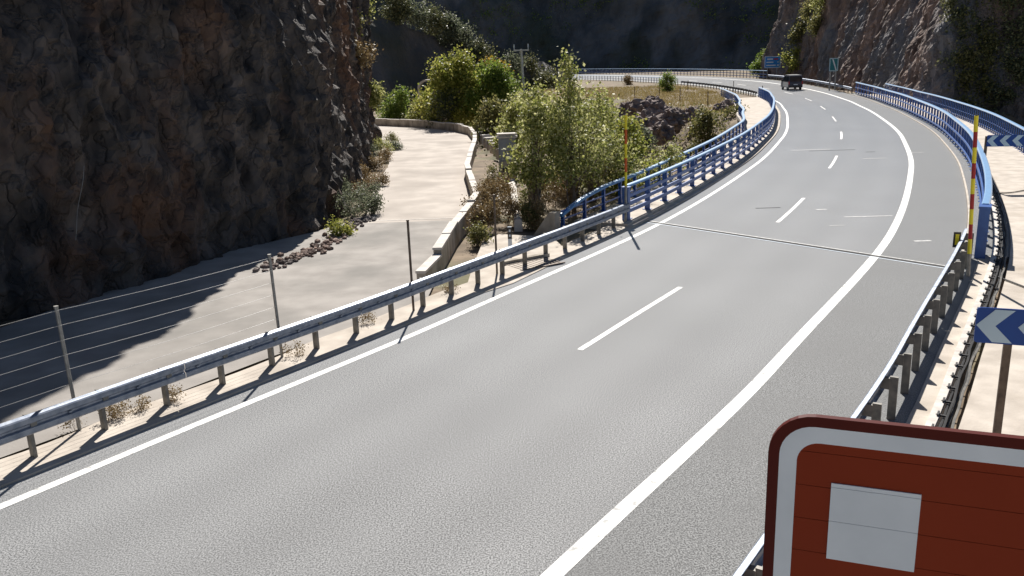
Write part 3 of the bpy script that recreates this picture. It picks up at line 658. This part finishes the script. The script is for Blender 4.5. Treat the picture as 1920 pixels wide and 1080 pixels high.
# left cliff: travelling away from the camera, back is to the left
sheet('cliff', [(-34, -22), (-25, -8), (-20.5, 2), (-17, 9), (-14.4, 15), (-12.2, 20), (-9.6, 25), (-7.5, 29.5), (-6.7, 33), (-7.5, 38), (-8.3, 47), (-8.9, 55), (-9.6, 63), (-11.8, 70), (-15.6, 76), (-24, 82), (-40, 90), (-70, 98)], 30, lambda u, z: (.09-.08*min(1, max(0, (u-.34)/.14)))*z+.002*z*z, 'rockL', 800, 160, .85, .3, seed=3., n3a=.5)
# right cliff along the bend then across to the right
base = [P(a, 13.6, 0) for a in (4, 2, 0, -3, -6, -9, -12, -14)]
bR = [(108, 190), (78, 176), (58, 163)]+[(p.x, p.y) for p in base]+[(44, 80), (50, 75), (58, 70), (72, 62), (95, 50), (130, 40)]
sheet('cliff', bR, 48, lambda u, z: .22*z, 'rockR', 760, 180, 1.5, .2, seed=11., fz=.35, n3a=.32)
# spur on the left behind the trees, then the far shaded hillside
sheet('hillside', [(-60, 112), (-40, 122), (-24, 132), (-10, 145), (2, 158), (10, 172), (14, 190), (6, 215)], smooth_tab([0, .3, .5, .66, .85, 1], [24, 15, 9., 5., 1., -1]), lambda u, z: z*.5, 'hill', 160, 40, 1.6, .09, seed=21., ridg=False)
sheet('hillside', [(-420, 300), (-250, 335), (-100, 352), (0, 345), (70, 300), (120, 250), (190, 200)], 62, lambda u, z: z*.42, 'hill', 420, 90, 8., .03, seed=31., n3a=.15)

# ------------------------------------------------------------------ foliage
def leaves(blobs, n, s, shell=.55, el=1.5, upb=.25, rs=RS):
    """leaf quads in ellipsoid blobs; returns a mesh"""
    vol = np.array([b[3]*b[4]*b[5] for b in blobs])**.8; pk = rs.choice(len(blobs), n, p=vol/vol.sum())
    B = np.array(blobs)[pk]
    d = rs.normal(size=(n, 3)); d /= np.linalg.norm(d, axis=1)[:, None]
    r = rs.uniform(shell**3, 1, n)**(1/3.)*(1+.18*rs.normal(size=n)*(rs.rand(n) < .35))
    c = B[:, :3]+d*r[:, None]*B[:, 3:6]
    nt_ = max(1, n//14); par = rs.randint(0, nt_, n); cl = rs.normal(size=(n, 3))*(s*2.3)
    c = np.where((rs.rand(n) < .8)[:, None], c[par]+cl, c); d = np.where((rs.rand(n) < .8)[:, None], d[par], d)
    nrm = d*.6+rs.normal(size=(n, 3))*.8+np.array([0, 0, upb]); nrm /= np.linalg.norm(nrm, axis=1)[:, None]
    t = np.cross(nrm, rs.normal(size=(n, 3))); t /= np.linalg.norm(t, axis=1)[:, None]; b = np.cross(nrm, t)
    sz = s*rs.uniform(.6, 1.3, n)[:, None]
    v = np.stack([c-t*sz*el*.5, c-b*sz*.5+t*sz*.06, c+t*sz*el*.5, c+b*sz*.5+t*sz*.06], 1).reshape(-1, 3)
    me = bpy.data.meshes.new('crown'); me.from_pydata(v.tolist(), [], np.arange(4*n).reshape(-1, 4).tolist()); me.update(); return me
def blades(pts, h, wd, rs=RS, spread=.5):
    n = len(pts); pts = np.asarray(pts); ang = rs.uniform(0, 2*np.pi, n); L = h*rs.uniform(.5, 1.2, n)
    ln = rs.normal(size=(n, 2))*spread*L[:, None]
    a = np.c_[np.cos(ang), np.sin(ang), np.zeros(n)]*wd
    tip = pts+np.c_[ln, L]; mid = pts+np.c_[ln*.35, L*.55]
    v = np.stack([pts-a, pts+a, mid+a*.7, tip, mid-a*.7], 1).reshape(-1, 3)
    me = bpy.data.meshes.new('blades'); me.from_pydata(v.tolist(), [], np.arange(5*n).reshape(-1, 5).tolist()); me.update(); return me
def limb(mb, p, q, r0, r1, n=5, wob_=.12):
    L = (q-p).length
    pts = [p.lerp(q, t/4)+Vector((rnd.uniform(-1, 1), rnd.uniform(-1, 1), 0))*(wob_*L*.25 if 0 < t < 4 else 0) for t in range(5)]
    mb.tube(pts, [r0+(r1-r0)*t/4 for t in range(5)], n)
def tree(name, label, cat, base, H, wid, m, n, s, stems=3, clear=.25, group=None, blobs=None, seed=0, flat=1., top=None, nb=16, tr=.06, shell=.3):
    rs = np.random.RandomState(seed+100); base = Vector(base)
    t = thing(name, label, cat, base, group)
    if blobs is None:
        blobs = []
        for k in range(nb):
            zz = clear+(1-clear)*rs.uniform(.05, .95); rr = wid/2*math.sin(math.pi*min(.97, max(.12, (zz-clear)/(1-clear)*.8+.16)))
            an = rs.uniform(0, 6.28); q = rr*rs.uniform(.2, 1.0)
            br_ = wid*rs.uniform(.07, .19)
            blobs.append((math.cos(an)*q, math.sin(an)*q*flat, H*zz, br_, br_, br_*rs.uniform(.8, 1.4)))
        if top: blobs += top
    me = leaves(blobs, n, s, shell, rs=rs); me.materials.append(MT[m])
    o = bpy.data.objects.new('crown', me); col.objects.link(o); o.parent = t
    mb = MB()
    for k in range(stems):
        an = rs.uniform(0, 6.28); sp = 0 if stems == 1 else wid*.06
        p = Vector((math.cos(an)*sp, math.sin(an)*sp, -.25)); b = blobs[rs.randint(len(blobs))]; e = Vector((b[0]*.6, b[1]*.6, min(b[2], H*.8)))
        if k == 0: e = Vector((0, 0, H*.85))
        limb(mb, p, e, tr, tr*.3)
        for _ in range(4):
            b = blobs[rs.randint(len(blobs))]; f = rs.uniform(.35, .85); limb(mb, p.lerp(e, f), Vector(b[:3]), tr*.4, tr*.12, 4)
    o = bpy.data.objects.new('trunk', mb.mesh('trunk', True)); col.objects.link(o); o.parent = t; o.data.materials.append(MT['bark'])
    return t
# poplars between drain slab and cabinet
tree('poplar_tree', 'young poplar with a tall narrow spire top beside the left parapet start', 'tree', (2.3, 31.6, 0), 4.3, 3.3, 'lgreen', 6000, .085, 7, .24, seed=1,
     top=[(-.1, 0, 4.3, .5, .5, .5), (.35, 0, 4.3, .3, .3, .5)]+[(.02, 0, 4.75, .32, .32, .45)]*3+[(.02, 0, 5.2, .22, .22, .4)]*6+[(.04, 0, 5.5, .11, .11, .25)]*6, nb=34, tr=.045)
tree('poplar_tree', 'leafy young poplar with bare lower stems next to the grey cabinet', 'tree', (1.0, 31.0, 0), 4.2, 2.3, 'lgreen', 4800, .085, 9, .30, seed=2, nb=32, tr=.05)
tree('poplar_tree', 'small yellowing poplar above the concrete end block', 'tree', (3.3, 34.5, 0), 4.2, 3.6, 'lgreen', 5200, .085, 8, .12, seed=3, nb=28, tr=.045)
tree('shrub', 'yellow leafed shrub beside the left snow pole', 'shrub', (5.1, 36.6, -.4), 3.5, 2.4, 'lyellow', 4500, .085, 4, .1, seed=4, nb=20)
tree('shrub', 'green shrub at the gully edge behind the left snow pole', 'shrub', (4.2, 39.5, -.6), 3.9, 3.6, 'lgreen', 5000, .085, 4, .15, seed=5, nb=14)
tree('shrub', 'low olive shrub against the blue railing near the snow pole', 'shrub', (6.5, 38.2, -1.0), 2.9, 2.6, 'lgreen', 4500, .085, 4, .1, seed=6, nb=14)
tree('shrub', 'brownish shrub among bare twigs behind the concrete end block', 'shrub', (2.9, 36.5, -.2), 2.4, 3.4, 'lolive', 4500, .08, 7, .1, seed=7, nb=14)
# yellow-green trees past the service road bend
tree('yellowing_tree', 'bushy yellow-green tree behind the bend of the parapet wall', 'tree', (-4.4, 78, -.2), 6.2, 6.4, 'lyellow', 14000, .17, 4, .12, seed=8, nb=26)
tree('yellowing_tree', 'bushy tree with orange tips beside the utility pole', 'tree', (-1.2, 76.5, -.3), 5.4, 5.0, 'lfresh', 11000, .16, 4, .12, seed=9, nb=22)
tree('orange_tree', 'small orange tinted crown above the bushy trees by the utility pole', 'tree', (-.9, 80, -.2), 6.0, 2.4, 'lorange', 2600, .16, 2, .55, seed=10, nb=10)
tree('shrub', 'grey-green shrub just outside the parapet wall bend', 'shrub', (-5.6, 77.0, -.2), 3.0, 3.8, 'lgrey', 5000, .13, 5, .05, seed=11, nb=16)
tree('shrub', 'fresh green bush beside the left cliff past the parapet wall', 'shrub', (-11.0, 86, -.2), 3.2, 3.4, 'lfresh', 4500, .14, 4, .05, seed=12, nb=14)
tree('shrub', 'fine leafed bush trailing down by the far parapet wall', 'shrub', (-8.3, 83, -.2), 2.3, 3.0, 'lgreen', 4000, .12, 5, .05, seed=13, nb=14)
tree('shrub', 'olive bush above the row of kerb stones', 'shrub', (-.9, 63, -.2), 3.0, 2.9, 'lolive', 4500, .13, 4, .05, seed=14, nb=14)
tree('shrub', 'green bush directly behind the grey cabinet', 'shrub', (.3, 52, -.2), 3.2, 2.6, 'lgreen', 4500, .12, 4, .1, seed=15, nb=14)
tree('shrub', 'wide bush filling the bank between poplars and yellowing trees', 'shrub', (2.2, 62, -.8), 4.1, 3.6, 'lgreen', 5500, .14, 4, .1, seed=16, nb=18)
tree('shrub', 'grey-green bush on the gully bank beyond the poplars', 'shrub', (6.2, 58, -5.2), 6.8, 3.6, 'lgrey', 5500, .14, 4, .2, seed=17, nb=18)
tree('shrub', 'dark bush low on the gully side below the rock outcrop', 'shrub', (9.5, 62, -6.5), 6.6, 3.6, 'lgrey', 5000, .14, 4, .2, seed=18, nb=18)
tree('shrub', 'olive bush in the gully below the straw grass', 'shrub', (18.5, 78, -3.6), 4.0, 4.2, 'lolive', 4500, .15, 4, .1, seed=19, nb=16)
tree('shrub', 'small olive bush under the outer end of the left railing', 'shrub', (21.5, 82, -2.4), 2.8, 2.8, 'lolive', 3500, .14, 4, .1, seed=20, nb=12)
tree('shrub', 'bright green reed clump on the straw grass slope', 'shrub', G(1252, 171), 2.3, 2.4, 'lfresh', 3000, .14, 5, .02, seed=21, nb=12)
tree('shrub', 'small purple-brown bush at the far edge of the straw grass', 'shrub', G(1178, 158), 1.3, 2.2, 'ldry', 1500, .14, 4, .02, seed=22, nb=10)
c = at(1440, 133, 158); tree('roadside_tree', 'light green tree behind the blue guide sign', 'tree', (c.x, c.y, 0), 6.2, 4.4, 'lfresh', 4500, .22, 3, .15, seed=23, nb=16)
# shaded trees on the spur
for i, (px, py, y, H, wd) in enumerate([(905, 158, 136, 7.0, 6.5), (955, 168, 140, 6., 6.), (1005, 175, 146, 6.4, 6.), (870, 120, 142, 6., 6.5), (815, 75, 136, 5., 6.5), (765, 55, 130, 5., 6.), (1025, 165, 150, 4.5, 4.5), (845, 92, 145, 5., 5.), (740, 30, 132, 5., 5.5)]):
    q = hit(px, py, 2, .8)
    tree('hillside_tree', 'pale grey-green tree growing on the shaded spur behind the utility pole' if i % 2 else 'dark tree growing on the shaded spur behind the utility pole', 'tree', (q.x, q.y, q.z-.3), H, wd, 'lgrey' if i % 2 else 'ldark', 2600, .26, 3, .1, group='trees on the shaded spur', seed=30+i, nb=16)
# right cliff growth
CE = [(1500, 70, 'lolive'), (1520, 30, 'lolive'), (1492, 118, 'lyellow'), (1545, 12, 'lgreen'), (1535, 55, 'lolive')]
for i, (px, py, m) in enumerate(CE):
    q = hit(px, py, 1, .6)
    tree('cliff_shrub', 'sunlit green shrub on the left shoulder of the right rock cliff', 'shrub', (q.x, q.y, q.z-1.2), 3.4, 4.2, m, 2600, .2, 3, .05, group='shrubs on the rock cliff shoulder', seed=50+i, nb=12)
for i, (px, py, y, H, wd) in enumerate([(1830, 190, 74, 6, 5), (1870, 215, 70, 6, 5.5), (1905, 190, 66, 7, 5.5), (1850, 120, 77, 6, 6), (1900, 110, 72, 7, 6), (1800, 90, 82, 5, 5), (1845, 50, 80, 6, 6), (1905, 40, 76, 7, 6.5), (1795, 30, 88, 5, 5)]):
    q = hit(px, py, 1, .8)
    tree('cliff_tree', 'dark leafy tree on the shaded cliff beyond the outer blue railing' if i % 3 else 'olive brown tree on the shaded cliff beyond the outer blue railing', 'tree', (q.x, q.y, q.z-1.5), H*.75, wd*.8, 'ldark' if i % 3 else 'lolive', 3600, .17, 3, .05, group='trees on the shaded right cliff', seed=70+i, nb=16)
# growth on the sunlit edge of the left cliff
for i, (px, py, y, m, H) in enumerate([(690, 25, 62, 'lgreen', 2.6), (668, 55, 58, 'lolive', 2.2), (690, 100, 64, 'ldry', 2.0), (700, 65, 66, 'lgreen', 2.2), (672, 110, 56, 'ldry', 1.6)]):
    q = hit(px, py, 0, .3)
    tree('cliff_shrub', 'dry brown shrub clinging to the sunlit edge of the left cliff' if m == 'ldry' else 'green shrub clinging to the sunlit edge of the left cliff', 'shrub', (q.x-.15, q.y-.1, q.z-.4), H*.6, 1.5, m, 2600, .11, 3, .02, group='shrubs on the left cliff edge', seed=90+i, nb=10)
# weeds beside the service road
WD = [(690, 300, 'lgrey', .9, 1.5), (715, 285, 'lgreen', .8, 1.6), (680, 335, 'ldry', .5, 1.3), (700, 315, 'ldry', .6, 1.2), (672, 365, 'ldry', .5, 1.2), (690, 380, 'lgrey', .8, 1.4), (660, 405, 'lgrey', .9, 1.5), (735, 268, 'lolive', .6, 1.2), (640, 440, 'lyellow', .3, .9), (700, 400, 'lgrey', .6, 1.), (655, 385, 'lgrey', 1.0, 1.4), (705, 345, 'ldry', .5, 1.4), (725, 300, 'ldry', .5, 1.4), (670, 320, 'ldry', .6, 1.4), (742, 280, 'lgrey', .5, 1.2)]
for i, (px, py, m, H, wd) in enumerate(WD):
    tree('weed_clump', {'ldry': 'dry straw-brown weed clump', 'lgrey': 'grey-green weed clump', 'lyellow': 'low yellow weed clump', 'lgreen': 'leafy green weed clump', 'lolive': 'olive weed clump'}[m]+' along the cliff side of the service road', 'plant', G(px, py), H, wd, m, 1500, .05, 4, .02, group='weeds at the cliff foot', seed=110+i, nb=10, tr=.012)
for i, (px, py, m, H, wd) in enumerate([(915, 385, 'ldry', 1.1, 1.2), (935, 400, 'ldry', 1.2, 1.1), (905, 430, 'ldry', .8, 1.), (945, 370, 'ldry', 1., 1.2), (985, 400, 'lolive', .8, 1.), (895, 455, 'lolive', .5, .9), (1000, 425, 'ldry', .9, 1.1), (925, 345, 'lolive', .7, 1.2), (1010, 395, 'ldry', 1.2, 1.5), (1040, 380, 'ldry', 1.2, 1.6), (1075, 372, 'ldry', 1.2, 1.6), (1110, 360, 'lolive', 1.1, 1.6), (1060, 355, 'lolive', 1.2, 1.6), (1000, 370, 'ldry', 1.3, 1.4), (985, 425, 'lolive', .6, 1.), (905, 405, 'ldry', 1.0, 1.1), (950, 415, 'ldry', .9, .9), (1140, 345, 'ldry', 1.2, 1.8), (920, 425, 'ldry', .8, 1.)]):
    tree('dry_weed', ('dry brown weed clump' if m == 'ldry' else 'olive green weed clump')+' between the parapet wall and the left parapet start', 'plant', G(px, py), H, wd, m, 1700, .05, 8, .02, group='dry weeds by the drain slab', seed=130+i, nb=10, tr=.01)
for i, (px, py) in enumerate([(210, 788), (228, 780), (262, 772), (140, 800), (690, 605), (845, 548), (330, 750), (560, 668)]):
    tree('verge_weed', 'tiny dry weed growing behind the guardrail strip', 'plant', G(px, py, .03), .26, .5, 'ldry', 420, .022, 3, .02, group='weeds behind the guardrail', seed=150+i, nb=6, tr=.004)

# scrub on the far shaded hillside (uncountable)
hs = []; me = [o for o in bpy.data.objects if o.name.startswith('hillside')]
for o_, cnt in ((me[1], 900),):
    V = o_.data.vertices
    for _ in range(cnt*3):
        c = V[rnd.randrange(len(V))].co
        if c.z < 0 or mn.noise((c.x*.03, c.y*.03, c.z*.05+2)) < -.02: continue
        r_ = rnd.uniform(.8, 2.2); hs.append((c.x, c.y, c.z+.3, r_, r_, r_*.9))
o = obj('hillside_scrub', leaves(hs, 52000, .45, .4), MT['lfresh']); o['kind'] = 'stuff'; o['label'] = 'grey-green scrub scattered over the far shaded hillside'; o['category'] = 'scrub'
# straw grass on the mound (uncountable)
pts = []
while len(pts) < 15000:
    x, y = rnd.uniform(6, 36), rnd.uniform(84, 160); a, o = ao(x, y)
    if o > -3.2 or (a < -9 and o > oL(a)-.3): continue
    z = float(ground_z(x, y))
    if z < -1.2 or mn.noise((x*.3, y*.3, 9)) < -.35: continue
    pts.append((x, y, z-.02))
g_ = obj('dry_grass', blades(pts, .36, .035), MT['straw']); g_['kind'] = 'stuff'; g_['label'] = 'straw coloured dry grass on the slope inside the bend'; g_['category'] = 'grass'
# scrub covering the gully sides (uncountable)
gp = []
while len(gp) < 16000:
    x, y = rnd.uniform(0, 34), rnd.uniform(38, 104); z = float(ground_z(x, y))
    if z > -.5 or ao(x, y)[1] > -6 or mn.noise((x*.35, y*.35, 4)) < -.25: continue
    gp.append((x, y, z+.45*max(0, mn.noise((x*.5, y*.5, 7)))+rnd.uniform(0, .5), .12, .12, .12))
o = obj('gully_scrub', leaves(gp, 16000, .17, .2), MT['lolive']); o['kind'] = 'stuff'; o['label'] = 'low olive scrub covering the sides of the gully'; o['category'] = 'scrub'
# little fence posts on the slope
for i, (px, py) in enumerate([(1327, 198), (1275, 188), (1236, 180), (1290, 170), (1190, 184)]):
    p = G(px, py); tag(MB().tube([p-Vector((0, 0, .3)), p+Vector((0, 0, 1.5))], .05, 6).tube([p+Vector((0, 0, 1.5)), p+Vector((0, 0, 1.53))], .06, 6).build('slope_post', MT['rustpost']), 'thin brown post standing in the straw grass slope', 'post', 'posts on the grass slope')
# boulders along the lip of the gully
def boulder_mesh(seed):
    import bmesh
    bm = bmesh.new(); bmesh.ops.create_icosphere(bm, subdivisions=4, radius=1)
    for v in bm.verts:
        n_ = mn.ridged_multi_fractal(v.co*.9+Vector((seed, 0, 0)), 1., 2., 4, 1., 2.)-1.; c_ = mn.cell(v.co*1.6+Vector((seed, 3, 1)))
        n2_ = mn.ridged_multi_fractal(v.co*3.1+Vector((seed, 4, 0)), .8, 2.1, 4, 1., 2.)-1.
        v.co *= .8+.3*n_+.16*c_+.14*n2_
    me = bpy.data.meshes.new('boulder'); bm.to_mesh(me); bm.free(); me.materials.append(MT['boulder']); return me
bms = [boulder_mesh(k*5.3) for k in range(4)]
for i, (px, py, y, sc) in enumerate([(1180, 205, 86, 1.5), (1205, 200, 84, 1.7), (1235, 205, 82, 1.6), (1255, 222, 80, 1.5), (1215, 225, 80, 1.8), (1190, 232, 79, 1.5), (1240, 240, 77, 1.4), (1270, 210, 84, 1.1), (1300, 205, 86, 1.), (1350, 200, 88, 1.1), (1365, 190, 92, .9), (1225, 185, 90, 1.0)]):
    q = at(px, py, y); o = obj('boulder', bms[i % 4], None); o.location = q-Vector((0, 0, .5)); o.scale = (sc, sc*.9, sc*.85); o.rotation_euler = (rnd.uniform(-.4, .4), rnd.uniform(-.4, .4), rnd.uniform(0, 6))
    tag(o, 'rugged purple-brown boulder in the rocky lip below the straw grass', 'boulder', 'boulders at the gully lip')
# rubble under the left cliff
mb = MB()
import bmesh
bm = bmesh.new(); bmesh.ops.create_icosphere(bm, subdivisions=1, radius=1); iv = [v.co.copy() for v in bm.verts]; iff = [tuple(v.index for v in f.verts) for f in bm.faces]; bm.free()
RB = [(510, 505), (560, 485), (600, 468), (640, 445), (680, 418), (700, 402)]
for k in range(260):
    t = rnd.uniform(0, 4.99); i = int(t); t -= i; p = G(RB[i][0]+(RB[i+1][0]-RB[i][0])*t, RB[i][1]+(RB[i+1][1]-RB[i][1])*t)
    p += Vector((rnd.gauss(-.25, .22), rnd.gauss(.1, .25), 0)); s = rnd.uniform(.03, .11)
    mb.add([Vector((v.x*rnd.uniform(.8, 1.3), v.y*rnd.uniform(.8, 1.3), v.z*.8))*s+p+Vector((0, 0, s*.3-.03)) for v in iv], iff)
o = mb.build('rubble', MT['rockR']); o['kind'] = 'stuff'; o['label'] = 'loose stones fallen along the cliff foot'; o['category'] = 'rubble'
# arch past the service road bend
q = at(830, 182, 128); q.z = -.1
ar = thing('stone_arch', 'pale rounded concrete arch around yellow shrubs past the service road bend', 'arch', q)
out_ = [(-3.6, 0)]+[(-3.6+1.3-1.3*math.cos(t*math.pi/16), 2.1+1.1*math.sin(t*math.pi/16)) for t in range(9)]+[(2.3+1.3*math.sin(t*math.pi/16), 2.1+1.1*math.cos(t*math.pi/16)) for t in range(9)]+[(3.6, 0)]
in_ = [(x*.93, min(y*.93, y-.0)) for x, y in out_]
n = len(out_); mb = MB()
A = [q+Vector((x, 0, z)) for x, z in out_]; B = [q+Vector((x, 0, z)) for x, z in in_]; D = Vector((0, 2.5, 0))
vs = A+B+[p+D for p in A]+[p+D for p in B]; fs = []
for i in range(n-1): fs += [(i, i+1, n+i+1, n+i), (2*n+i+1, 2*n+i, 3*n+i, 3*n+i+1), (i, 2*n+i, 2*n+i+1, i+1), (n+i, n+i+1, 3*n+i+1, 3*n+i)]
MB().add(vs, fs).build('arch_ring', MT['pipe'], ar)
tree('shrub', 'yellow-green shrub growing inside the pale arch', 'shrub', q+Vector((-1.4, .8, 0)), 2.5, 3.6, 'lyellow', 2200, .16, 3, .02, seed=170, nb=12)
# wires hanging on the shaded cliff
p0 = at(181, 305, 19.5); p1 = at(165, 440, 18.5)
tag(MB().tube([p0.lerp(p1, t/8)+Vector((.02*math.sin(t), -.6, 0)) for t in range(9)], .006, 5).build('hanging_cable', MT['galvpost']), 'pale cable hanging down the shaded left cliff', 'cable')
